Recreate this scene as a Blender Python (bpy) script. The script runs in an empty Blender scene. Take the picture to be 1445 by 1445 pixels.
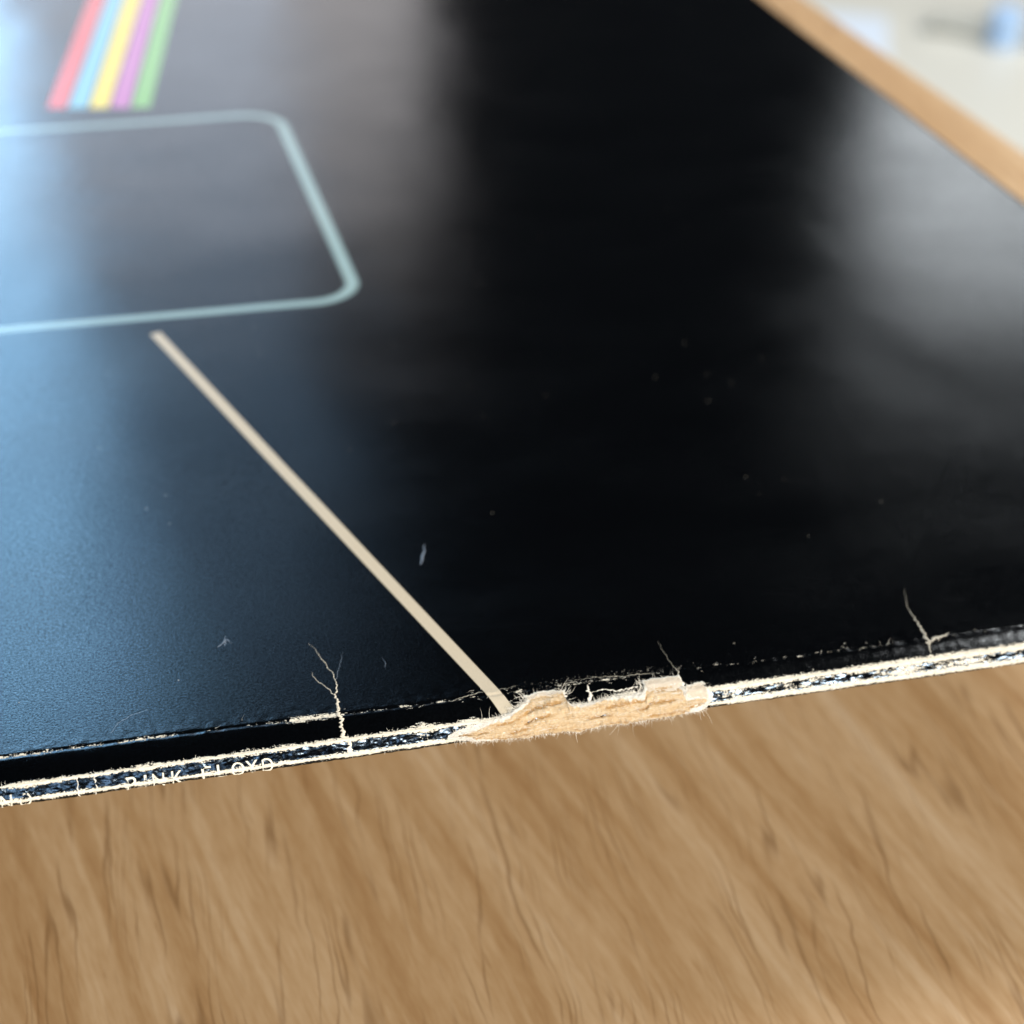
import bpy, bmesh, math, random
from mathutils import Vector, Matrix, noise

random.seed(7)
scene = bpy.context.scene
COL = scene.collection
MM = 0.001

# ------------------------------------------------------------------ camera
# the sleeve lies with its far edge on the table and its spine edge raised
LIFT = 38.0
TILT = math.asin(LIFT / 315.0)
SLEEVE = Matrix.Translation((0, 0, (LIFT + 3.2) * MM)) @ Matrix.Rotation(-TILT, 4, 'X')
CAM_POS = Vector((153.169, -153.701, 118.151)) * MM
CAM_ROT = (Matrix.Rotation(-0.248181, 4, 'Z') @ Matrix.Rotation(-0.0167125, 4, 'Y')
           @ Matrix.Rotation(1.039536, 4, 'X'))
cam_data = bpy.data.cameras.new('camera')
cam = bpy.data.objects.new('camera', cam_data)
COL.objects.link(cam)
cam.matrix_world = SLEEVE @ Matrix.Translation(CAM_POS) @ CAM_ROT
cam_data.sensor_width = 36.0
cam_data.lens = 36.0 * 2704.75 / 1445.0
cam_data.clip_start = 0.01
cam_data.clip_end = 100.0
cam_data.dof.use_dof = True
cam_data.dof.focus_distance = 0.1945
cam_data.dof.aperture_fstop = cam_data.lens / 3.1
scene.camera = cam

# ------------------------------------------------------------------ light
world = bpy.data.worlds.new('World')
scene.world = world
world.use_nodes = True
bg = world.node_tree.nodes['Background']
bg.inputs['Color'].default_value = (0.75, 0.85, 1.0, 1)
bg.inputs['Strength'].default_value = 0.02


def area(name, pos, target, w, h, radiance, color):
    d = bpy.data.lights.new(name, 'AREA')
    d.shape = 'RECTANGLE'
    d.size, d.size_y = w, h
    d.energy = radiance * math.pi * w * h
    d.color = color
    o = bpy.data.objects.new(name, d)
    COL.objects.link(o)
    o.location = pos
    o.rotation_euler = (Vector(target) - Vector(pos)).to_track_quat('-Z', 'Y').to_euler()
    return o


def polar(az, el, dist, origin=(0.2, 0.1, 0.03)):
    a, e = math.radians(az), math.radians(el)
    return (origin[0] + dist * math.sin(a) * math.cos(e),
            origin[1] + dist * math.cos(a) * math.cos(e), origin[2] + dist * math.sin(e))


HERE = (0.2, 0.1, 0.03)
# daylight from the window behind the photographer, low enough to reach under the sleeve
area('window_behind', polar(158, 27, 2.2), HERE, 0.7, 0.55, 80.0, (1.0, 0.965, 0.91))
area('sky_behind', polar(196, 14, 2.2), HERE, 1.1, 0.7, 9.0, (0.60, 0.79, 1.0))
# the blue sky window at the far left and the pale wall next to it, both mirrored in the gloss
area('window_far', polar(-15.0, 18, 2.0), HERE, 0.95, 1.15, 6.0, (0.34, 0.66, 1.0))
area('wall_bounce', polar(3.0, 7.5, 2.2), HERE, 0.66, 0.55, 1.3, (1.0, 0.95, 0.96))
area('blend_fill_far', polar(2.5, 18, 2.05), HERE, 0.34, 0.95, 0.85, (0.42, 0.68, 1.0))  # added dim blue lamp, softens the step between window and wall reflections
# the paler window at the far right
area('window_right', polar(31.0, 11.8, 2.6), HERE, 0.38, 0.40, 3.3, (0.92, 0.97, 1.0))
# added fill lamp that brightens the floor and the table strip beside the sleeve
area('floor_fill_lamp', (2.4, 1.1, 2.1), (0.7, 0.9, -0.4), 1.3, 1.3, 23.0, (1.0, 0.98, 0.95))

vs = scene.view_settings
vs.view_transform = 'Standard'
vs.look = 'None'
vs.exposure = 0.0
vs.gamma = 1.0
vs.use_curve_mapping = False


# ------------------------------------------------------------------ helpers
def tag(o, label=None, cat=None, group=None, kind=None):
    if label: o['label'] = label
    if cat: o['category'] = cat
    if group: o['group'] = group
    if kind: o['kind'] = kind
    return o


def mesh_obj(name, verts, faces, mat, parent=None, smooth=True, attrs=None):
    me = bpy.data.meshes.new(name)
    me.from_pydata([tuple(v) for v in verts], [], faces)
    me.update()
    for an, vals in (attrs or {}).items():
        a = me.attributes.new(an, 'FLOAT', 'POINT')
        a.data.foreach_set('value', vals)
    if smooth:
        me.polygons.foreach_set('use_smooth', [True] * len(me.polygons))
    me.materials.append(mat)
    o = bpy.data.objects.new(name, me)
    COL.objects.link(o)
    if parent is not None:
        o.parent = parent
    return o


def fbm(x, y, z=0.0, octaves=3):
    return noise.fractal(Vector((x, y, z)), 1.0, 2.0, octaves)


def sstep(a, b, x):
    t = min(1.0, max(0.0, (x - a) / (b - a)))
    return t * t * (3 - 2 * t)


class NT:
    """a little expression builder over shader nodes"""
    def __init__(self, name):
        self.mat = bpy.data.materials.new(name)
        self.mat.use_nodes = True
        self.t = self.mat.node_tree
        self.t.nodes.clear()
        self.out = self.t.nodes.new('ShaderNodeOutputMaterial')
        self.b = self.t.nodes.new('ShaderNodeBsdfPrincipled')
        self.t.links.new(self.b.outputs[0], self.out.inputs['Surface'])

    def node(self, typ, **kw):
        n = self.t.nodes.new(typ)
        for k, v in kw.items():
            setattr(n, k, v)
        return n

    def put(self, sock, v):
        if isinstance(v, E): v = v.s
        if hasattr(v, 'is_linked') or hasattr(v, 'links'):
            self.t.links.new(v, sock)
        elif isinstance(v, (tuple, list)):
            v = tuple(v)
            if sock.type == 'RGBA' and len(v) == 3: v = v + (1.0,)
            sock.default_value = v
        else:
            sock.default_value = v

    def m(self, op, *a, clamp=False):
        n = self.node('ShaderNodeMath', operation=op, use_clamp=clamp)
        for i, v in enumerate(a): self.put(n.inputs[i], v)
        return E(self, n.outputs[0])

    def coord(self, kind='Object'):
        return self.node('ShaderNodeTexCoord').outputs[kind]

    def mapping(self, vec, scale=(1, 1, 1), rot=(0, 0, 0), loc=(0, 0, 0)):
        n = self.node('ShaderNodeMapping')
        self.put(n.inputs['Vector'], vec)
        n.inputs['Scale'].default_value = scale
        n.inputs['Rotation'].default_value = rot
        n.inputs['Location'].default_value = loc
        return n.outputs[0]

    def noise(self, vec, scale, detail=3.0, rough=0.55, dist=0.0, color=False):
        n = self.node('ShaderNodeTexNoise')
        self.put(n.inputs['Vector'], vec)
        n.inputs['Scale'].default_value = scale
        n.inputs['Detail'].default_value = detail
        n.inputs['Roughness'].default_value = rough
        n.inputs['Distortion'].default_value = dist
        return n.outputs['Color'] if color else E(self, n.outputs['Fac'])

    def voronoi(self, vec, scale, feature='F1'):
        n = self.node('ShaderNodeTexVoronoi', feature=feature)
        self.put(n.inputs['Vector'], vec)
        n.inputs['Scale'].default_value = scale
        return E(self, n.outputs['Distance']), n.outputs['Color']

    def attr(self, name):
        n = self.node('ShaderNodeAttribute', attribute_name=name)
        return E(self, n.outputs['Fac'])

    def mix(self, fac, a, b):
        n = self.node('ShaderNodeMix', data_type='RGBA')
        self.put(n.inputs['Factor'], fac)
        self.put(n.inputs['A'] if False else n.inputs[6], a)
        self.put(n.inputs[7], b)
        return n.outputs[2]

    def step(self, a, b, x):
        n = self.node('ShaderNodeMapRange', interpolation_type='SMOOTHSTEP', clamp=True)
        self.put(n.inputs['Value'], x)
        n.inputs['From Min'].default_value = a
        n.inputs['From Max'].default_value = b
        return E(self, n.outputs[0])

    def ramp(self, fac, stops):
        n = self.node('ShaderNodeValToRGB')
        self.put(n.inputs[0], fac)
        el = n.color_ramp.elements
        while len(el) < len(stops): el.new(0.5)
        for e, (p, c) in zip(el, stops):
            e.position = p
            e.color = tuple(c) + (1.0,)
        return n.outputs[0]

    def bump(self, h, strength, dist, normal=None):
        n = self.node('ShaderNodeBump')
        n.inputs['Strength'].default_value = strength
        n.inputs['Distance'].default_value = dist
        self.put(n.inputs['Height'], h)
        if normal is not None: self.put(n.inputs['Normal'], normal)
        return n.outputs[0]

    def set(self, **kw):
        for k, v in kw.items(): self.put(self.b.inputs[k.replace('_', ' ')], v)
        return self.mat


class E:
    def __init__(self, nt, s): self.nt, self.s = nt, s
    def __add__(a, b): return a.nt.m('ADD', a, b)
    __radd__ = __add__
    def __sub__(a, b): return a.nt.m('SUBTRACT', a, b)
    def __rsub__(a, b): return a.nt.m('SUBTRACT', b, a)
    def __mul__(a, b): return a.nt.m('MULTIPLY', a, b)
    __rmul__ = __mul__
    def __abs__(a): return a.nt.m('ABSOLUTE', a)
    def max(a, b): return a.nt.m('MAXIMUM', a, b)
    def min(a, b): return a.nt.m('MINIMUM', a, b)


# ------------------------------------------------------------------ materials
def sleeve_material(name, art):
    n = NT(name)
    co = n.coord()
    mm = n.mapping(co, scale=(1000, 1000, 1000))
    sx = n.node('ShaderNodeSeparateXYZ'); n.put(sx.inputs[0], mm)
    X, Y, Z = E(n, sx.outputs[0]), E(n, sx.outputs[1]), E(n, sx.outputs[2])
    col = (0.0004, 0.0005, 0.0007)
    if art:
        # flat print: a cream stripe, a rounded square outline and five plain bars
        def seg(x0, y0, x1, y1, half, soft=0.05, cap0=True):
            L = math.hypot(x1 - x0, y1 - y0); ux, uy = (x1 - x0) / L, (y1 - y0) / L
            along = (X - x0) * ux + (Y - y0) * uy
            across = abs((X - x0) * (-uy) + (Y - y0) * ux)
            return (n.step(half + soft, half - soft, across)
                    * n.step(-soft, soft, along) * n.step(L + soft, L - soft, along))
        stripe = seg(194.9, -0.55, 166.9, 101.0, 0.78)
        col = n.mix(stripe, col, (0.46, 0.39, 0.285))
        cx, cy, hw, r = 154.5, 150.0, 43.2, 7.0
        qx = (abs(X - cx) - (hw - r)).max(0.0)
        qy = (abs(Y - cy) - (hw - r)).max(0.0)
        d = abs(n.m('SQRT', qx * qx + qy * qy) - r)
        outline = n.step(1.35, 0.55, d)
        col = n.mix(outline, col, (0.24, 0.345, 0.345))
        bars = [(0.62, 0.07, 0.07), (0.16, 0.42, 0.55), (0.72, 0.56, 0.05), (0.42, 0.12, 0.35), (0.16, 0.38, 0.09)]
        ang = math.atan2(272 - 200, 178.5 - 166.5)
        ux, uy = math.cos(ang), math.sin(ang)
        px, py = uy, -ux
        for i, c in enumerate(bars):
            o = (i - 2) * 3.9
            bx, by = 165.5 + px * o, 203.0 + py * o
            col = n.mix(seg(bx, by, bx + ux * 130, by + uy * 130, 1.72), col, c)
    # wear: bare paper where the ink has rubbed off, driven by the shape of the folds
    wear = n.attr('wear')
    fine = n.noise(mm, 5.0, 4.0, 0.65)
    long = n.noise(n.mapping(mm, scale=(0.7, 3.0, 3.0)), 2.2, 3.0, 0.6)
    mask = n.step(0.45, 0.55, wear + (fine - 0.5) * 1.7 * n.step(0.05, 0.3, wear) + (long - 0.5) * 1.35)
    # specks and dust
    scuff = n.attr('scuff')
    sp = n.noise(mm, 4.2, 4.0, 0.7)
    speck = n.step(0.0, 0.05, sp + scuff * 0.3 - 0.90)
    vd, vc = n.voronoi(mm, 0.42)
    vsx = n.node('ShaderNodeSeparateColor'); n.put(vsx.inputs[0], vc)
    dots = n.step(0.055, 0.03, vd) * n.step(0.75, 0.8, E(n, vsx.outputs[0])) * 0.35
    mask = mask.max(speck * 0.75).max(dots)
    paper = n.mix(n.noise(mm, 1.7, 2.0), (0.42, 0.36, 0.265), (0.68, 0.62, 0.50))
    col = n.mix(mask, col, paper)
    # surface: coated paper, rubbed a little unevenly
    smudge = n.noise(n.mapping(mm, scale=(1, 1.6, 1)), 0.045, 4.0, 0.6)
    rough = 0.135 + (smudge - 0.5) * 0.15 + (n.noise(mm, 0.6, 3.0) - 0.5) * 0.06
    rough = rough.max(mask * 0.85)
    grain = n.noise(mm, 3.2, 5.0, 0.72)
    fib = n.noise(n.mapping(mm, scale=(1.0, 3.2, 1.0), rot=(0, 0, 0.5)), 2.0, 3.0, 0.6, 0.6)
    h = grain * 0.6 + fib * 0.4 + mask * 0.9
    nb = n.bump(h, 0.8, 0.00002)
    coarse = n.noise(mm, 4.4, 3.0, 0.7)
    spec = (0.5 + (coarse - 0.5) * 2.4 + (fib - 0.5) * 1.2).max(0.12)
    n.set(Base_Color=col, Roughness=rough, Normal=nb, Specular_IOR_Level=spec)
    n.b.inputs['Specular Tint'].default_value = (0.86, 0.94, 1.0, 1) if art else (0.62, 0.8, 1.0, 1)
    n.b.inputs['IOR'].default_value = 1.5
    return n.mat


def paper_material(name, lo, hi, tan, lay):
    n = NT(name)
    mm = n.mapping(n.coord(), scale=(1000, 1000, 1000))
    edge = n.attr('edge')
    st = n.noise(n.mapping(mm, scale=(0.35, 2.2, 2.2)), 1.5, 4.0, 0.65, 0.4)
    base = n.mix(n.step(0.25, 0.75, st), tan, hi)
    groove = n.attr('groove')
    base = n.mix(n.step(0.15, 0.9, groove + (n.noise(mm, 2.4, 3.0) - 0.5) * 1.1), base, lay)
    fuzz = n.step(0.28, 0.62, edge + (n.noise(mm, 3.0, 4.0, 0.7) - 0.5) * 0.55)
    base = n.mix(fuzz, base, lo)
    streak = n.noise(n.mapping(mm, scale=(0.18, 2.6, 2.6)), 2.6, 3.0, 0.6, 0.5)
    base = n.mix(n.step(0.55, 0.7, streak) * 0.6, base, lo)
    base = n.mix(n.step(0.42, 0.3, streak) * 0.5, base, lay)
    g = n.noise(n.mapping(mm, scale=(1, 2.0, 2.0)), 6.0, 5.0, 0.75, 1.2)
    base = n.mix(n.step(0.60, 0.78, g) * 0.3, base, (0.36, 0.23, 0.11))
    nb = n.bump(g, 1.0, 0.00016)
    n.set(Base_Color=base, Roughness=0.95, Normal=nb)
    n.b.inputs['Specular IOR Level'].default_value = 0.15
    return n.mat


def plain(name, col, rough=0.8, spec=0.3, metal=0.0, bump=None, var=0.15, scale=900.0):
    n = NT(name)
    co = n.coord()
    v = n.noise(co, scale, 3.0)
    c = n.mix(v, tuple(x * (1 - var) for x in col), tuple(min(1, x * (1 + var)) for x in col))
    n.set(Base_Color=c, Roughness=rough)
    n.b.inputs['Specular IOR Level'].default_value = spec
    n.b.inputs['Metallic'].default_value = metal
    if bump:
        n.set(Normal=n.bump(v, bump[0], bump[1]))
    return n.mat


def wood_material():
    n = NT('oak_laminate')
    # table coordinates: x across the grain, y along it, in millimetres
    mm = n.mapping(n.coord(), scale=(1000, 1000, 1000))
    warp = n.noise(n.mapping(mm, scale=(1, 0.35, 1)), 0.016, 2.0, 0.5, 0.0, color=True)
    wv = n.node('ShaderNodeVectorMath', operation='MULTIPLY_ADD')
    n.put(wv.inputs[0], warp); wv.inputs[1].default_value = (26, 0, 0); n.put(wv.inputs[2], mm)
    w = wv.outputs[0]
    broad = n.noise(n.mapping(w, scale=(1, 0.03, 1)), 0.15, 3.0, 0.55, 0.2)
    mid = n.noise(n.mapping(w, scale=(1, 0.035, 1)), 0.5, 4.0, 0.6, 0.2)
    fleck = n.noise(n.mapping(mm, scale=(1, 0.15, 1), rot=(0, 0, math.radians(-18))), 0.95, 3.0, 0.6)
    fine = n.noise(n.mapping(mm, scale=(1, 0.16, 1), rot=(0, 0, math.radians(-20)), loc=(7, 3, 0)), 2.1, 2.0, 0.6)
    tone = broad * 0.42 + mid * 0.30 + fleck * 0.17 + fine * 0.11
    base = n.ramp(n.step(0.24, 0.74, tone), [(0.0, (0.25, 0.125, 0.046)), (0.35, (0.34, 0.202, 0.092)),
                                              (0.65, (0.415, 0.27, 0.142)), (1.0, (0.50, 0.36, 0.225))])
    # dark veins of the cathedral figure: thin, broken and wavering
    wig = n.noise(n.mapping(mm, scale=(1, 0.4, 1)), 0.15, 2.0, 0.5, 0.0, color=True)
    vw = n.node('ShaderNodeVectorMath', operation='MULTIPLY_ADD')
    n.put(vw.inputs[0], wig); vw.inputs[1].default_value = (3.4, 0, 0)
    n.put(vw.inputs[2], n.mapping(mm, rot=(0, 0, math.radians(12))))
    v1 = n.noise(n.mapping(vw.outputs[0], scale=(1, 0.03, 1), loc=(3, 0, 0)), 0.21, 1.0, 0.4)
    ridge = (n.step(0.015, 0.0, abs(v1 - 0.55)).max(n.step(0.012, 0.0, abs(v1 - 0.46))).max(n.step(0.012, 0.0, abs(v1 - 0.38)))
             .max(n.step(0.012, 0.0, abs(v1 - 0.62))))
    brk = n.step(0.40, 0.60, n.noise(n.mapping(vw.outputs[0], scale=(1, 0.35, 1), loc=(40, 9, 0)), 0.13, 2.0))
    veins = ridge * brk
    base = n.mix(veins * 0.60, base, (0.15, 0.072, 0.024))
    pores = n.step(0.63, 0.75, n.noise(n.mapping(w, scale=(1, 0.06, 1)), 2.6, 2.0, 0.5)) * 0.28
    base = n.mix(pores, base, (0.17, 0.085, 0.032))
    nb = n.bump(mid * 0.5 + veins * -0.6 - pores, 0.35, 0.00008)
    n.set(Base_Color=base, Roughness=0.52, Normal=nb)
    n.b.inputs['Specular IOR Level'].default_value = 0.35
    return n.mat


M_COVER = sleeve_material('printed_black_card', True)
M_SPINE = sleeve_material('printed_black_spine', False)
M_TORN = paper_material('torn_greyboard', (0.66, 0.615, 0.535), (0.60, 0.46, 0.295), (0.48, 0.315, 0.155), (0.38, 0.215, 0.08))
M_FLAP = paper_material('torn_lining', (0.68, 0.63, 0.54), (0.62, 0.53, 0.42), (0.55, 0.45, 0.33), (0.46, 0.34, 0.2))
M_FIBRE = plain('paper_fibre', (0.66, 0.60, 0.50), 0.95, 0.1)
M_CRACK = plain('cracked_paper', (0.58, 0.51, 0.40), 0.95, 0.1, bump=(0.6, 0.00005), var=0.3)
M_DULL = plain('dull_cracked_paper', (0.30, 0.27, 0.215), 0.9, 0.15, bump=(0.6, 0.00005), var=0.4)
M_SCRATCH = plain('grey_scratch', (0.10, 0.12, 0.15), 0.5, 0.4, var=0.4)
M_INK = plain('cream_lettering', (0.62, 0.57, 0.45), 0.75, 0.3, var=0.2)
M_WOOD = wood_material()
M_FLOOR = plain('cream_floor', (0.56, 0.545, 0.485), 0.35, 0.4, var=0.05, scale=1.6)
M_BAR = plain('grey_metal', (0.46, 0.46, 0.42), 0.45, 0.5, metal=0.3, scale=30)
M_CAP = plain('pale_blue_plastic', (0.42, 0.60, 0.86), 0.35, 0.5, scale=30)

# ------------------------------------------------------------------ the setting: floor, table
FZ = -0.72
fl = mesh_obj('floor', [(-6, -6, FZ), (9, -6, FZ), (9, 9, FZ), (-6, 9, FZ)], [(0, 1, 2, 3)], M_FLOOR, smooth=False)
tag(fl, kind='structure')

# table: its right-hand edge runs past the sleeve's bottom edge
table = bpy.data.objects.new('table', None)
COL.objects.link(table)
p0, p1 = Vector((338.2, 271.4)), Vector((354.2, 189.3))
edge_dir = (p0 - p1).normalized()
EA = math.atan2(-edge_dir.x, edge_dir.y)
table.location = (p1.x * MM, p1.y * MM, 0)
table.rotation_euler = (0, 0, EA)
tag(table, 'light oak wood grain table under the raised black record sleeve', 'table')


def rounded_slab(x0, x1, y0, y1, z0, z1, r=0.0016, seg=4):
    """a slab whose upper edge is rolled over"""
    vs_, fs = [], []
    rings = []
    prof = [(0.0, z0), (0.0, z1 - r)] + [(r * (1 - math.cos(a)), z1 - r + r * math.sin(a)) for a in
                                         [math.pi / 2 * k / seg for k in range(1, seg + 1)]]
    for ins, z in prof:
        rings.append(len(vs_))
        vs_ += [(x0 + ins, y0 + ins, z), (x1 - ins, y0 + ins, z), (x1 - ins, y1 - ins, z), (x0 + ins, y1 - ins, z)]
    for a, b in zip(rings, rings[1:]):
        for k in range(4):
            fs.append((a + k, a + (k + 1) % 4, b + (k + 1) % 4, b + k))
    a = rings[-1]; fs.append((a, a + 1, a + 2, a + 3))
    a = rings[0]; fs.append((a + 3, a + 2, a + 1, a))
    return vs_, fs


v_, f_ = rounded_slab(-1.30, 0.0, -0.55, 0.42, -0.026, 0.0)
mesh_obj('tabletop', v_, f_, M_WOOD, table, smooth=False)

# ------------------------------------------------------------------ the record sleeve
sleeve = bpy.data.objects.new('record_sleeve', None)
COL.objects.link(sleeve)
sleeve.matrix_world = SLEEVE
tag(sleeve, 'worn black cardboard record sleeve with torn spine and printed cream stripe', 'record sleeve')

Y0 = 1.05       # how far the spine is set in
THICK = 3.2


def crease_y(X):
    return 5.25 - 0.0118 * (X - 143.0) + 0.10 * math.sin(X * 0.13)


# profile of the spine from the upper fold (s = 0) down to the back cover, (y, z) in mm
SP = [(0.42, -0.70), (0.27, -0.78), (0.16, -0.90), (0.08, -1.08), (-0.06, -1.42), (-0.22, -1.80), (-0.36, -2.15),
      (-0.41, -2.40), (-0.33, -2.62), (-0.12, -2.80), (0.25, -2.95), (0.9, -3.08), (2.2, -3.18), (5.0, -3.2)]
SP = [(y + Y0, z) for y, z in SP]
SLEN = [0.0]
for a, b in zip(SP, SP[1:]): SLEN.append(SLEN[-1] + math.hypot(b[0] - a[0], b[1] - a[1]))


def spine_pt(s):
    for i in range(len(SP) - 1):
        if s <= SLEN[i + 1] or i == len(SP) - 2:
            t = (s - SLEN[i]) / (SLEN[i + 1] - SLEN[i])
            a, b = SP[i], SP[i + 1]
            return a[0] + (b[0] - a[0]) * t, a[1] + (b[1] - a[1]) * t


def profile(X, s):
    """s >= 0 down the spine, s < 0 over the hinge band and out over the front cover"""
    if s >= 0: return spine_pt(s)
    yc = crease_y(X)
    y0, z0 = SP[0]
    blen = math.hypot(yc - y0, -z0)
    q = -s
    if q > blen: return yc + (q - blen), 0.0
    t = q / blen
    # the band bows a little between the fold and the crease
    return y0 + (yc - y0) * t, z0 * (1 - t) + 0.10 * math.sin(math.pi * t)


def surf(X, s):
    y, z = profile(X, s)
    y1, z1 = profile(X, s - 0.06)
    y2, z2 = profile(X, s + 0.06)
    n = Vector((0, z1 - z2, y2 - y1)) * -1.0
    # outward: on the cover +z, on the spine -y
    d = Vector((0, y1 - y2, z1 - z2))
    n = Vector((0, -d.z, d.y)).normalized()
    return Vector((X, y, z)), n


def s_of_y(X, Y):
    yc = crease_y(X); y0, z0 = SP[0]
    blen = math.hypot(yc - y0, -z0)
    if Y >= yc: return -(blen + Y - yc)
    return -blen * (Y - y0) / (yc - y0)


XS = [0, 0.6, 2, 10, 25, 45, 65, 85, 100, 110, 118]
x = 124.0
while x < 276: XS.append(round(x, 3)); x += 0.22
XS += [278, 284, 292, 300, 307, 313, 314.4, 315]


def wear_at(X, s):
    """how rubbed a spot is, from its place on the folds"""
    n1 = fbm(X * 0.11, 3.1, 0)
    n2 = fbm(X * 0.45, 8.7, 0)
    right = sstep(213, 219, X)
    # upper fold
    hw = 0.23 + 0.13 * n1 + 0.10 * n2 + 0.12 * right
    c = 0.10 + 0.05 * n2
    w = 1.0 - abs(s - c) / (hw * 2.0)
    # smear above the fold, jagged
    up = 0.5 + 0.7 * max(0.0, n1 + 0.25) * sstep(150, 165, X) * (1 - right)
    if s < c: w = max(w, (0.80 + 0.35 * n2) - abs(s - c) / (up * 1.2))
    # lower fold
    hw2 = 0.20 + 0.15 * fbm(X * 0.16, 40.0, 0) + 0.10 * right
    c2 = SLEN[6] - 0.02 + 0.07 * fbm(X * 0.25, 20.0, 0)
    w = max(w, 1.0 - abs(s - c2) / (hw2 * 2.0))
    if 0.2 < s < c2:
        w = max(w, 0.08 + 0.14 * sstep(160, 185, X) * (0.5 + n2) + 0.42 * right * (0.4 + fbm(X * 0.3, s * 1.5, 5.0)) + 0.10 * n1)
    if s > c2 + 0.42: w = min(w, 0.05 + 0.35 * max(0.0, fbm(X * 0.5, 55.0, 0) - 0.1))
    return max(0.0, min(1.0, w))


def crease_wear(X, Y):
    d = Y - crease_y(X)
    dens = 0.36 + 0.55 * fbm(X * 0.10, 60.0, 0) + 0.45 * fbm(X * 0.6, 71.0, 0)
    if X < 172: dens += 0.02
    if 172.0 < X < 177: dens += 0.55
    if X > 200: dens -= 0.12
    if X > 222: dens -= 0.16
    width = 0.16 + 0.10 * max(0.0, fbm(X * 0.2, 80.0, 0))
    if 171.5 < X < 177: width *= 2.2
    if X < 171.5: width *= 1.5
    return max(0.0, min(0.72, dens)) * max(0.0, 1.0 - abs(d - 0.02) / (width * 2.2))


def scuff_at(X, Y):
    yc = crease_y(X)
    near = math.exp(-((Y - yc - 0.6) / 1.6) ** 2)
    mid = math.exp(-((X - 205) / 14.0) ** 2)
    lo = math.exp(-((Y - yc) / 14.0) ** 2)
    return min(1.0, near * (0.30 + 0.45 * mid) + 0.25 * lo)


# front cover: from the upper fold to the far edge
ROWS = []                                      # given as fractions of the band, then distances past the crease
for k in range(21): ROWS.append(('b', k / 21.0))
dd = 0.0
while dd < 1.6: ROWS.append(('c', dd)); dd += 0.11
while dd < 8: ROWS.append(('c', dd)); dd += 0.4
while dd < 24: ROWS.append(('c', dd)); dd += 1.6
while dd < 300: ROWS.append(('c', dd)); dd += 6.0


def front_vertex(X, row):
    kind, v = row
    yc = crease_y(X)
    y0, z0 = SP[0]
    blen = math.hypot(yc - y0, -z0)
    s = -v * blen if kind == 'b' else -(blen + v)
    y, z = profile(X, s)
    return y, z, s


fv, ff, aw, asc = [], [], [], []
for X in XS:
    for row in ROWS + [('e', 0)]:
        if row[0] == 'e':
            y, z, s = 315.0, -0.15, -320
        else:
            y, z, s = front_vertex(X, row)
        d = y - crease_y(X)
        # rubbed fold is uneven, the crease is a shallow valley, the board waves a little
        z += 0.03 * fbm(X * 1.3, y * 1.3, 2.0) * sstep(0.45, 0.0, y - SP[0][0])
        z -= 0.11 * math.exp(-(d / 0.22) ** 2) * (0.7 + 0.5 * fbm(X * 0.7, 4.0, 0))
        z += 0.018 * fbm(X * 0.9, y * 0.9, 9.0) * math.exp(-(d / 2.5) ** 2)
        z += (0.16 * fbm(X * 0.02, y * 0.02, 4.0, 2) + 0.06 * fbm(X * 0.055, y * 0.04, 6.0, 2)) * sstep(4, 60, d)
        z -= 0.5 * sstep(290, 315, y) * 0.2
        yy = y + 0.03 * fbm(X * 1.6, y * 1.1, 14.0) * sstep(0.3, 0.0, y - SP[0][0])
        fv.append((X * MM, yy * MM, z * MM))
        aw.append(max(wear_at(X, s) if y < 4 else 0.0, crease_wear(X, y)))
        asc.append(scuff_at(X, y))
NR = len(ROWS) + 1
for i in range(len(XS) - 1):
    for j in range(NR - 1):
        a = i * NR + j
        ff.append((a, a + NR, a + NR + 1, a + 1))
# board thickness along the far edge and the two sides
def drop(idx_list, dz=-1.3):
    base = len(fv)
    for i in idx_list:
        p = fv[i]
        fv.append((p[0], p[1], p[2] + dz * MM)); aw.append(0.2); asc.append(0.0)
    return base
side_r = [(len(XS) - 1) * NR + j for j in range(NR)]
side_l = [j for j in range(NR)]
far = [i * NR + NR - 1 for i in range(len(XS))]
for lst, flip in ((side_r, False), (side_l, True), (far, False)):
    b = drop(lst)
    for k in range(len(lst) - 1):
        q = (lst[k], b + k, b + k + 1, lst[k + 1])
        if lst is far: q = (lst[k + 1], b + k + 1, b + k, lst[k])
        ff.append(tuple(reversed(q)) if flip else q)
front = mesh_obj('front_cover', fv, ff, M_COVER, sleeve, attrs={'wear': aw, 'scuff': asc})
front['label'] = 'glossy black front cover with cream stripe, pale outline and coloured bars'

# spine: from the upper fold to the lower fold and round onto the back
SROW = []
s = 0.0
S_END = SLEN[11]
while s < S_END: SROW.append(s); s += 0.075
SROW.append(S_END)
sv, sf, aw, asc = [], [], [], []
for X in XS:
    for s in SROW:
        p, nrm = surf(X, max(s, 0.0))
        k = 0.055 * fbm(X * 1.5, s * 1.5, 31.0) + 0.05 * fbm(X * 0.35, s, 11.0)
        k *= sstep(0.0, 0.2, s)
        w = wear_at(X, s)
        k += 0.07 * sstep(0.45, 0.8, w) * sstep(0.0, 0.1, s)
        if s == 0.0:
            z = p.z + 0.03 * fbm(X * 1.3, p.y * 1.3, 2.0)
            p = Vector((X, p.y + 0.03 * fbm(X * 1.6, p.y * 1.1, 14.0), z))
        p = p + nrm * k
        sv.append(p * MM); aw.append(w); asc.append(0.25)
NS = len(SROW)
for i in range(len(XS) - 1):
    for j in range(NS - 1):
        a = i * NS + j
        sf.append((a, a + 1, a + NS + 1, a + NS))
spine = mesh_obj('spine', sv, sf, M_SPINE, sleeve, attrs={'wear': aw, 'scuff': asc})
spine['label'] = 'narrow worn spine with rubbed white folds and small capital lettering'

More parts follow.
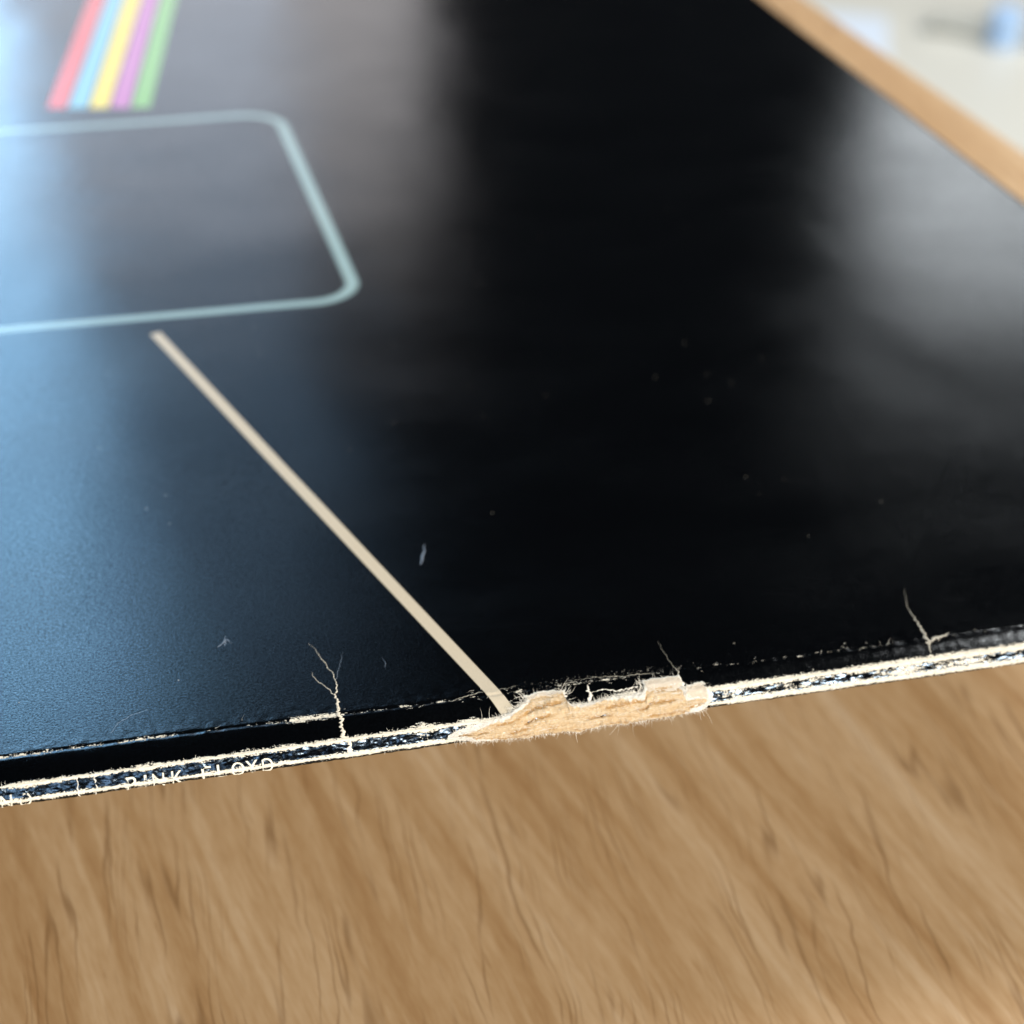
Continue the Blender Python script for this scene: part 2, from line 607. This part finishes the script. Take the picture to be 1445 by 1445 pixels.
# back cover: a thin board below, open along the three free sides
bx = [0, 60, 120, 140, 160, 180, 200, 220, 240, 260, 280, 315]
by = [SP[11][0], 6, 12, 40, 120, 220, 315]
bv, bf = [], []
for lay in range(2):
    for X in bx:
        for Y in by:
            z = (-3.08 if Y == by[0] else -3.2) + (1.3 if lay else 0.0) * (0 if Y == by[0] else 1)
            bv.append((X * MM, Y * MM, z * MM))
nb_, nx_ = len(by), len(bx)
for i in range(nx_ - 1):
    for j in range(nb_ - 1):
        a = i * nb_ + j
        bf.append((a, a + 1, a + nb_ + 1, a + nb_))
        c = a + nx_ * nb_
        bf.append((c, c + nb_, c + nb_ + 1, c + 1))
o2 = nx_ * nb_
for i in range(nx_ - 1):
    a = i * nb_ + nb_ - 1
    bf.append((a, a + o2, a + nb_ + o2, a + nb_))
for j in range(nb_ - 1):
    a = j; bf.append((a, a + o2, a + 1 + o2, a + 1))
    a = (nx_ - 1) * nb_ + j; bf.append((a, a + 1, a + 1 + o2, a + o2))
mesh_obj('back_cover', bv, bf, M_SPINE, sleeve, smooth=False,
         attrs={'wear': [0.0] * len(bv), 'scuff': [0.0] * len(bv)})

# ------------------------------------------------------------------ the torn stretch of the spine
TOP = [(187.6, 1.15), (188.6, 0.75), (190.2, 0.40), (192.44, 0.12), (194.23, -0.43), (195.63, -1.21), (196.46, -1.76),
       (197.3, -2.25), (199.16, -2.41), (200.45, -2.37), (200.62, -0.80), (201.1, -0.35), (202.05, -0.24), (204.05, -0.46),
       (206.1, -0.86), (207.64, -0.80), (208.9, -0.75), (209.3, -1.75), (211.24, -2.07), (213.1, -1.55),
       (213.45, -0.30), (214.33, -0.54), (214.89, -0.54), (215.46, -0.10), (216.4, 0.55)]
BOT = [(187.6, 1.45), (188.6, 1.75), (190.6, 2.25), (194.4, 2.70), (206.0, 2.75), (212.7, 2.70), (214.5, 2.45),
       (215.5, 2.1), (216.4, 1.2)]


def lerp_at(tab, X):
    if X <= tab[0][0]: return tab[0][1]
    for (a, va), (b, vb) in zip(tab, tab[1:]):
        if X <= b: return va + (vb - va) * (X - a) / (b - a)
    return tab[-1][1]


def torn_range(X):
    st = lerp_at(TOP, X) + 0.10 * fbm(X * 2.3, 1.0, 0) + 0.05 * fbm(X * 7.0, 2.0, 0)
    sb = lerp_at(BOT, X) + 0.16 * fbm(X * 1.1, 5.0, 0) + 0.08 * fbm(X * 5.0, 6.0, 0)
    return st, sb


# depth of the tear along the spine: ridges of board layers running lengthwise
LAYERS = [(0.34, 0.05, 0.09), (0.56, 0.035, 0.20), (0.72, 0.05, 0.12), (0.84, 0.03, 0.14)]


def torn_point(X, q):
    st, sb = torn_range(X)
    s = st + (sb - st) * q
    p, nrm = surf(X, s)
    span = sb - st
    rim = min(q, 1 - q) * span
    body = sstep(0.0, 0.35, rim)
    ends = sstep(187.6, 190.0, X) * sstep(216.4, 214.5, X)
    d = 0.07 + body * (0.16 + 0.10 * fbm(X * 0.35, q * 2, 3.0)) * ends
    d += body * (0.10 * fbm(X * 0.7, s * 2.2, 7.0, 4) + 0.11 * fbm(X * 3.0, s * 5.0, 2.0, 4))
    g = 0.0
    for k, (qc, wq, dep) in enumerate(LAYERS):
        c = qc + 0.05 * fbm(X * 0.16, k * 9.1, 0) + 0.012 * fbm(X * 1.2, k * 4.0, 0)
        on = sstep(-0.15, 0.25, fbm(X * 0.22, k * 13.7 + 2.0, 0) + 0.08)
        v = math.exp(-((q - c) / wq) ** 2) * on * ends
        g = max(g, v)
        d -= dep * v
        d += dep * 0.5 * math.exp(-((q - c - wq * 2.2) / (wq * 1.2)) ** 2) * on * ends
    # the lowest layer hangs down and out below the fold
    low = sstep(0.62, 1.0, q) * sstep(193.5, 198, X) * sstep(213.5, 208, X)
    p = p + nrm * d + Vector((0, -0.10, -0.13)) * low * (1.0 + 0.7 * fbm(X * 0.7, 12.0, 0))
    p = p + Vector((0, -0.05, -0.16)) * low * max(0.0, 1 - abs(X - 201.5) / 1.2) * 1.6
    e = 1.0 - rim / ((0.75 + 0.35 * fbm(X * 0.6, 33.0, 0)) if q < 0.5 else 0.5)
    if X > 203.0: e += 0.75 * sstep(203.0, 209.0, X) * sstep(0.66, 0.42, q)
    if 193.2 < X < 196.8: e += 0.5 * sstep(0.35, 0.1, q)
    if X > 212.5: e += 0.8 * sstep(212.5, 214.0, X)
    if X < 192.5: e += 0.35 * sstep(192.5, 189.5, X)
    return p, max(0.0, min(1.0, e)), g


tx = []
x = 187.6
while x <= 216.4: tx.append(x); x += 0.095
NQ = 46
tv, tf, ae, ag = [], [], [], []
for X in tx:
    for j in range(NQ + 1):
        p, e, g = torn_point(X, j / NQ)
        tv.append(p * MM); ae.append(e); ag.append(g)
for i in range(len(tx) - 1):
    for j in range(NQ):
        a = i * (NQ + 1) + j
        tf.append((a, a + 1, a + NQ + 2, a + NQ + 1))
torn = mesh_obj('torn_board', tv, tf, M_TORN, sleeve, attrs={'edge': ae, 'groove': ag})
torn['label'] = 'frayed tan inner board bared where the spine is torn'


def flap(x0, x1, s0, s1, lift, fold, seed):
    """a scrap of lining paper peeled back from the tear, thick and curled"""
    nx, ny = 56, 22
    V, F, ed, gr = [], [], [], []
    for side in (1, 0):
        for i in range(nx + 1):
            u = i / nx
            for j in range(ny + 1):
                w = j / ny
                X = x0 + (x1 - x0) * u + 0.45 * fbm(w * 3.5, seed + (9 if u > 0.5 else 0), 1.0) * abs(2 * u - 1)
                sa = s0 + 0.30 * fbm(X * 1.1, seed, 0) + 0.12 * fbm(X * 5, seed + 3, 0)
                sb = s1 + 0.20 * fbm(X * 1.2, seed + 7, 0)
                s = sa + (sb - sa) * w
                p, nrm = surf(X, s)
                rim = min(u * (x1 - x0), (1 - u) * (x1 - x0), w * (s1 - s0))
                h = lift * (0.35 + 0.65 * math.exp(-((w - fold) / 0.16) ** 2)) * (1 - 0.5 * w)
                h += 0.05 * fbm(X * 2.0, s * 2.5, seed) + 0.025 * fbm(X * 7.0, s * 7.0, seed)
                h = h * sstep(-0.1, 0.25, rim) + 0.09 + 0.10 * (1 - w)
                if not side: h -= 0.12
                V.append((p + nrm * h) * MM)
                ed.append(max(0.0, 1 - rim / 0.4)); gr.append(0.0)
    n1 = (nx + 1) * (ny + 1)
    for i in range(nx):
        for j in range(ny):
            a = i * (ny + 1) + j
            F.append((a, a + 1, a + ny + 2, a + ny + 1))
            b = a + n1
            F.append((b, b + ny + 1, b + ny + 2, b + 1))
    for i in range(nx):
        a = i * (ny + 1); F.append((a, a + ny + 1, a + ny + 1 + n1, a + n1))
        a += ny; F.append((a, a + n1, a + ny + 1 + n1, a + ny + 1))
    for j in range(ny):
        a = j; F.append((a, a + n1, a + 1 + n1, a + 1))
        a = nx * (ny + 1) + j; F.append((a, a + 1, a + 1 + n1, a + n1))
    return mesh_obj('torn_flap', V, F, M_FLAP, sleeve, attrs={'edge': ed, 'groove': gr})


fa = flap(196.35, 200.75, -2.45, -1.25, 0.16, 0.55, 3.3)
fa['label'] = 'cream scrap of lining peeled back next to the stripe'
fb = flap(209.15, 213.45, -2.15, 0.55, 0.26, 0.36, 17.1)
fb['label'] = 'pale grey folded scrap of lining'
fc = flap(213.2, 215.9, -0.75, 1.25, 0.18, 0.45, 29.4)
fc['label'] = 'whitish ragged scrap at the end of the tear'

# ------------------------------------------------------------------ loose paper fibres
FV, FF = [], []


def fibre(p, d, length, r, curl):
    d = d.normalized()
    side = d.cross(Vector((0.3, 0.7, 0.6))).normalized()
    up = d.cross(side)
    bend = (side * random.uniform(-1, 1) + up * random.uniform(-1, 1)) * curl
    rings = []
    for k in range(5):
        t = k / 4
        c = p + d * length * t + bend * length * t * t
        rr = r * (1 - 0.75 * t)
        base = len(FV)
        for m_ in range(3):
            a = m_ * 2.0944
            FV.append((c + side * rr * math.cos(a) + up * rr * math.sin(a)) * MM)
        rings.append(base)
    for a, b in zip(rings, rings[1:]):
        for m_ in range(3):
            FF.append((a + m_, a + (m_ + 1) % 3, b + (m_ + 1) % 3, b + m_))


def rnd_dir(n, amt):
    return n + Vector((random.gauss(0, amt), random.gauss(0, amt), random.gauss(0, amt)))


for k in range(1500):
    X = random.uniform(188, 216.2)
    top = random.random() < 0.5
    p, e, g = torn_point(X, random.uniform(0.0, 0.07) if top else random.uniform(0.9, 1.0))
    st, sb = torn_range(X)
    _, nrm = surf(X, st if top else sb)
    away = Vector((0, 1, 0.15)) if top else Vector((0, -0.2, -1.0))
    L = abs(random.gauss(0, 1)) * 0.24 + 0.12
    if random.random() < 0.06: L *= 2.4
    fibre(p, rnd_dir(away + nrm * 0.5, 0.75), L, random.uniform(0.016, 0.032), 0.7)
for k in range(800):                                   # fuzz over the torn face
    X = random.uniform(188, 216)
    p, e, g = torn_point(X, random.uniform(0.03, 0.97))
    _, nrm = surf(X, 1.0)
    fibre(p, rnd_dir(nrm * 0.3 + Vector((random.choice((-1, 1)) * 0.8, 0, 0)), 0.5), random.uniform(0.12, 0.5),
          random.uniform(0.014, 0.026), 0.6)
for k in range(130):                                   # tufts at the left corners of the scraps
    cx_, cs_ = random.choice(((196.2, -1.9), (209.0, -1.7), (200.8, -1.8), (209.1, -1.2), (215.9, 0.0), (195.0, -0.9)))
    p, nrm = surf(cx_ + random.gauss(0, 0.25), cs_ + random.gauss(0, 0.4))
    fibre(p + nrm * 0.05, rnd_dir(Vector((-0.8 if cx_ != 200.8 else 0.8, 0.4, 0.1)) + nrm * 0.4, 0.5), random.uniform(0.2, 0.9),
          random.uniform(0.018, 0.03), 0.8)
for k in range(1500):                                  # short burr along both rubbed folds
    X = random.uniform(140, 262)
    if 189 < X < 215: continue
    up_ = random.random() < 0.55
    s = random.uniform(-0.25, 0.3) if up_ else random.uniform(SLEN[6] - 0.25, SLEN[7] + 0.05)
    p, nrm = surf(X, s)
    fibre(p + nrm * 0.03, rnd_dir(nrm * 0.5 + Vector((0, 0.5 if up_ else -0.2, 0 if up_ else -0.5)), 0.7),
          abs(random.gauss(0, 0.12)) + 0.07, random.uniform(0.014, 0.03), 0.6)
for k in range(90):                                   # fine flecks along the crease
    X = random.choice((random.uniform(140, 260), random.gauss(204, 8)))
    p, nrm = surf(X, s_of_y(X, crease_y(X) + random.gauss(0.2, 0.5)))
    fibre(p + nrm * 0.02, rnd_dir(Vector((random.choice((-1, 1)), 0.2, 0.05)), 0.5) * Vector((1, 1, 0.15)),
          random.uniform(0.15, 0.7), random.uniform(0.010, 0.020), 0.8)
fib = mesh_obj('paper_fibres', FV, FF, M_FIBRE, sleeve, smooth=False)
tag(fib, kind='stuff')


# ------------------------------------------------------------------ cracks and scratches in the printed card
def ribbon(name, pts, widths, mat, raise_=0.05, jag=0.5, seed=0.0):
    """a ragged thread of bared paper that follows the card's surface; widths in mm along the line"""
    P = []
    for (a, wa), (b, wb) in zip(zip(pts, widths), list(zip(pts, widths))[1:]):
        L = math.hypot(b[0] - a[0], b[1] - a[1]); n_ = max(2, int(L / 0.09))
        for k in range(n_):
            t = k / n_
            P.append((a[0] + (b[0] - a[0]) * t, a[1] + (b[1] - a[1]) * t, wa + (wb - wa) * t))
    P.append(pts[-1] + (widths[-1],))
    V, F = [], []
    for k, (X, s, w) in enumerate(P):
        a, b = P[max(0, k - 1)], P[min(len(P) - 1, k + 1)]
        dx, ds = b[0] - a[0], b[1] - a[1]
        l = math.hypot(dx, ds) or 1
        nx, ns = -ds / l, dx / l
        jx = (0.42 * fbm(k * 0.09, seed, 0) + 0.14 * fbm(k * 0.31, seed + 2, 0)) * (0.4 + w)
        for m_, off in enumerate((-1.0, -0.35, 0.35, 1.0)):
            ww = w * 0.5 * off * (1 + jag * fbm(k * 0.35, seed + m_ * 5.0, 1.0) * 1.6) + jx
            p, nrm = surf(X + nx * ww, s + ns * ww)
            V.append((p + nrm * (-0.012 if m_ in (0, 3) else raise_ * min(1, w * 4 + 0.3) * (0.75 + 1.5 * fbm(k * 0.33, seed, 3.0) + 0.6 * fbm(k * 0.9, m_, seed)))) * MM)
    for k in range(len(P) - 1):
        for m_ in range(3):
            a = k * 4 + m_
            F.append((a, a + 1, a + 5, a + 4))
    return mesh_obj(name, V, F, mat, sleeve)


ribbon('crack', [(177.55, 1.9), (177.5, 1.06), (177.08, -0.23), (176.96, -1.62), (177.05, -2.95), (177.07, -4.39), (177.21, -6.52), (177.61, -8.38),
                 (177.67, -10.07), (177.37, -11.47), (177.08, -12.89), (176.7, -14.34), (176.55, -15.33), (176.02, -16.84)],
       [0.5, 0.62, 0.5, 0.32, 0.42, 0.36, 0.22, 0.12, 0.09, 0.08, 0.08, 0.07, 0.05, 0.02], M_CRACK, 0.07, 0.8, 2.0)
ribbon('crack', [(177.21, -6.6), (176.6, -8.22), (175.9, -9.42), (175.55, -10.56), (175.48, -11.51)],
       [0.12, 0.09, 0.08, 0.07, 0.02], M_CRACK, 0.04, 0.6, 9.0)
ribbon('crack', [(177.68, -9.6), (178.33, -11.26), (178.84, -12.89), (179.24, -14.31)], [0.07, 0.06, 0.07, 0.02], M_SCRATCH, 0.03, 0.9, 12.0)
ribbon('crack', [(213.18, -1.6), (213.55, -2.85), (213.44, -3.25), (213.25, -5.33), (213.16, -7.0), (213.18, -8.81)],
       [0.14, 0.14, 0.09, 0.06, 0.05, 0.02], M_DULL, 0.03, 0.9, 21.0)
ribbon('crack', [(241.85, -0.58), (242.3, -2.28), (242.51, -3.86), (242.66, -6.43), (242.79, -8.61), (243.4, -10.73), (244.18, -12.84)],
       [0.12, 0.36, 0.42, 0.24, 0.10, 0.06, 0.02], M_DULL, 0.05, 0.9, 33.0)
ribbon('crack', [(241.9, -2.15), (243.48, -2.65), (244.4, -2.95), (245.4, -3.25)], [0.25, 0.5, 0.35, 0.05], M_DULL, 0.05, 0.9, 37.0)
ribbon('crack', [(203.2, -0.4), (203.36, -1.33), (203.42, -2.14), (203.40, -2.8)], [0.5, 0.34, 0.3, 0.06], M_FIBRE, 0.06, 0.9, 44.0)
ribbon('crack', [(203.6, -1.55), (204.8, -1.80), (206.08, -1.40), (207.4, -1.34), (209.1, -1.55)], [0.04, 0.14, 0.18, 0.2, 0.1], M_FIBRE, 0.035, 1.3, 51.0)
ribbon('crack', [(200.9, -3.3), (203.0, -3.85), (205.37, -3.75), (208.0, -3.3), (209.2, -3.41), (211.0, -3.1)],
       [0.02, 0.06, 0.07, 0.05, 0.07, 0.02], M_DULL, 0.02, 1.2, 58.0)
ribbon('crack', [(188.6, -3.1), (190.6, -3.6), (192.0, -3.9), (193.6, -3.75), (196.0, -4.2)], [0.02, 0.08, 0.08, 0.06, 0.02], M_DULL, 0.025, 1.2, 63.0)
ribbon('scratch', [(192.55, -34.3), (191.95, -32.3), (191.5, -31.0), (191.2, -29.9)], [0.06, 0.26, 0.24, 0.06], M_SCRATCH, 0.05, 0.5, 71.0)
ribbon('scratch', [(166.3, -18.3), (166.9, -19.0), (167.43, -19.5), (167.95, -18.7)], [0.05, 0.22, 0.18, 0.04], M_SCRATCH, 0.04, 0.9, 75.0)
ribbon('scratch', [(167.4, -20.3), (167.15, -19.2), (166.98, -18.3)], [0.04, 0.2, 0.04], M_SCRATCH, 0.04, 0.9, 78.0)
ribbon('scratch', [(154.0, -5.4), (154.8, -6.9), (156.3, -8.0), (158.0, -8.6)], [0.04, 0.07, 0.08, 0.02], M_SCRATCH, 0.03, 0.9, 81.0)
ribbon('scratch', [(183.2, -10.2), (183.4, -11.3), (183.2, -12.6)], [0.03, 0.08, 0.02], M_SCRATCH, 0.03, 0.9, 84.0)
ribbon('scratch', [(150.1, 0.05), (150.2, 0.9), (150.35, 2.3)], [0.12, 0.13, 0.12], M_FIBRE, 0.12, 0.6, 88.0)
ribbon('scratch', [(151.95, 0.05), (152.0, 0.9), (151.9, 2.4)], [0.12, 0.13, 0.12], M_FIBRE, 0.12, 0.6, 91.0)


# ------------------------------------------------------------------ lettering along the spine
def letter(ch, xc, wid, s_top, s_base):
    cu = bpy.data.curves.new('letter', 'FONT')
    cu.body = ch
    cu.size = 1.0
    cu.resolution_u = 6
    tmp = bpy.data.objects.new('letter_source', cu)
    COL.objects.link(tmp)
    dg = bpy.context.evaluated_depsgraph_get()
    me = bpy.data.meshes.new_from_object(tmp.evaluated_get(dg))
    bpy.data.objects.remove(tmp)
    bpy.data.curves.remove(cu)
    bm = bmesh.new(); bm.from_mesh(me)
    bmesh.ops.triangulate(bm, faces=bm.faces[:])
    bmesh.ops.subdivide_edges(bm, edges=bm.edges[:], cuts=2, use_grid_fill=True)
    xs = [v.co.x for v in bm.verts]; ys = [v.co.y for v in bm.verts]
    x0, x1, y0, y1 = min(xs), max(xs), min(ys), max(ys)
    for v in bm.verts:
        X = xc + (((v.co.x - x0) / (x1 - x0)) - 0.5) * wid
        s = s_base + (s_top - s_base) * (v.co.y - y0) / (y1 - y0)
        p, nrm = surf(X, s)
        k = 0.05 + 0.12 * fbm(X * 1.8, s * 1.8, 90.0)
        v.co = (p + nrm * k) * MM
    bm.to_mesh(me); bm.free()
    me.materials.clear(); me.materials.append(M_INK)
    o = bpy.data.objects.new('letter', me)
    COL.objects.link(o)
    o.parent = spine


for ch, px, wid in (('P', 183.5, 1.0), ('I', 203.5, 0.26), ('N', 221.5, 1.15), ('K', 248.0, 1.15),
                    ('F', 289.0, 0.95), ('L', 311.0, 0.95), ('O', 333.5, 1.3), ('Y', 353.5, 1.2), ('D', 376.0, 1.1)):
    letter(ch, 155.42 + (px - 183.5) * (168.97 - 155.42) / (376 - 183.5), wid, 0.85, 2.35)
letter('O', 145.15, 1.2, 0.95, 2.35)
letter('N', 143.35, 1.1, 0.95, 2.35)

# ------------------------------------------------------------------ beyond the table
def bar_mesh(p0, p1, w, h, bev):
    p0, p1 = Vector(p0), Vector(p1)
    d = (p1 - p0).normalized()
    up = Vector((0, 0, 1)) if abs(d.z) < 0.9 else Vector((1, 0, 0))
    sd = d.cross(up).normalized(); up = sd.cross(d)
    sec = [(w - bev, h), (w, h - bev), (w, -h + bev), (w - bev, -h), (-w + bev, -h), (-w, -h + bev), (-w, h - bev), (-w + bev, h)]
    V, F = [], []
    for p in (p0, p1):
        for a, b in sec: V.append(p + sd * a + up * b)
    for k in range(8): F.append((k, (k + 1) % 8, 8 + (k + 1) % 8, 8 + k))
    F.append(tuple(range(7, -1, -1))); F.append(tuple(range(8, 16)))
    return V, F


rod = bpy.data.objects.new('floor_bracket', None)
COL.objects.link(rod)
rod.location = (1.198, 1.832, FZ)
tag(rod, 'blurred grey metal bracket with pale blue cap on the cream floor beyond the table', 'bracket')
v_, f_ = bar_mesh((0.0, 0.0, 0.012), (0.22, -0.12, 0.012), 0.011, 0.011, 0.004)
mesh_obj('foot_bar', v_, f_, M_BAR, rod, smooth=False)
v_, f_ = bar_mesh((0.125, -0.04, 0.02), (0.125, -0.04, 0.16), 0.010, 0.010, 0.004)
mesh_obj('upright', v_, f_, M_BAR, rod, smooth=False)
v_, f_ = bar_mesh((0.072, -0.052, 0.0), (0.072, -0.052, 0.042), 0.016, 0.016, 0.006)
mesh_obj('cap', v_, f_, M_CAP, rod, smooth=False)

sheet_v, sheet_f = rounded_slab(-0.045, 0.045, -0.09, 0.09, 0.0, 0.003, 0.0008, 2)  # thin pale blue slab that makes a bluish patch on the floor
sheet = mesh_obj('bluish_patch', sheet_v, sheet_f, plain('pale_blue_patch', (0.56, 0.62, 0.70), 0.6, 0.3, scale=20, var=0.04), smooth=False)
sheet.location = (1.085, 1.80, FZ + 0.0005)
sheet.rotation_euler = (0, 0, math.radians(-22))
tag(sheet, 'pale bluish patch on the cream floor beyond the table edge', 'paper')
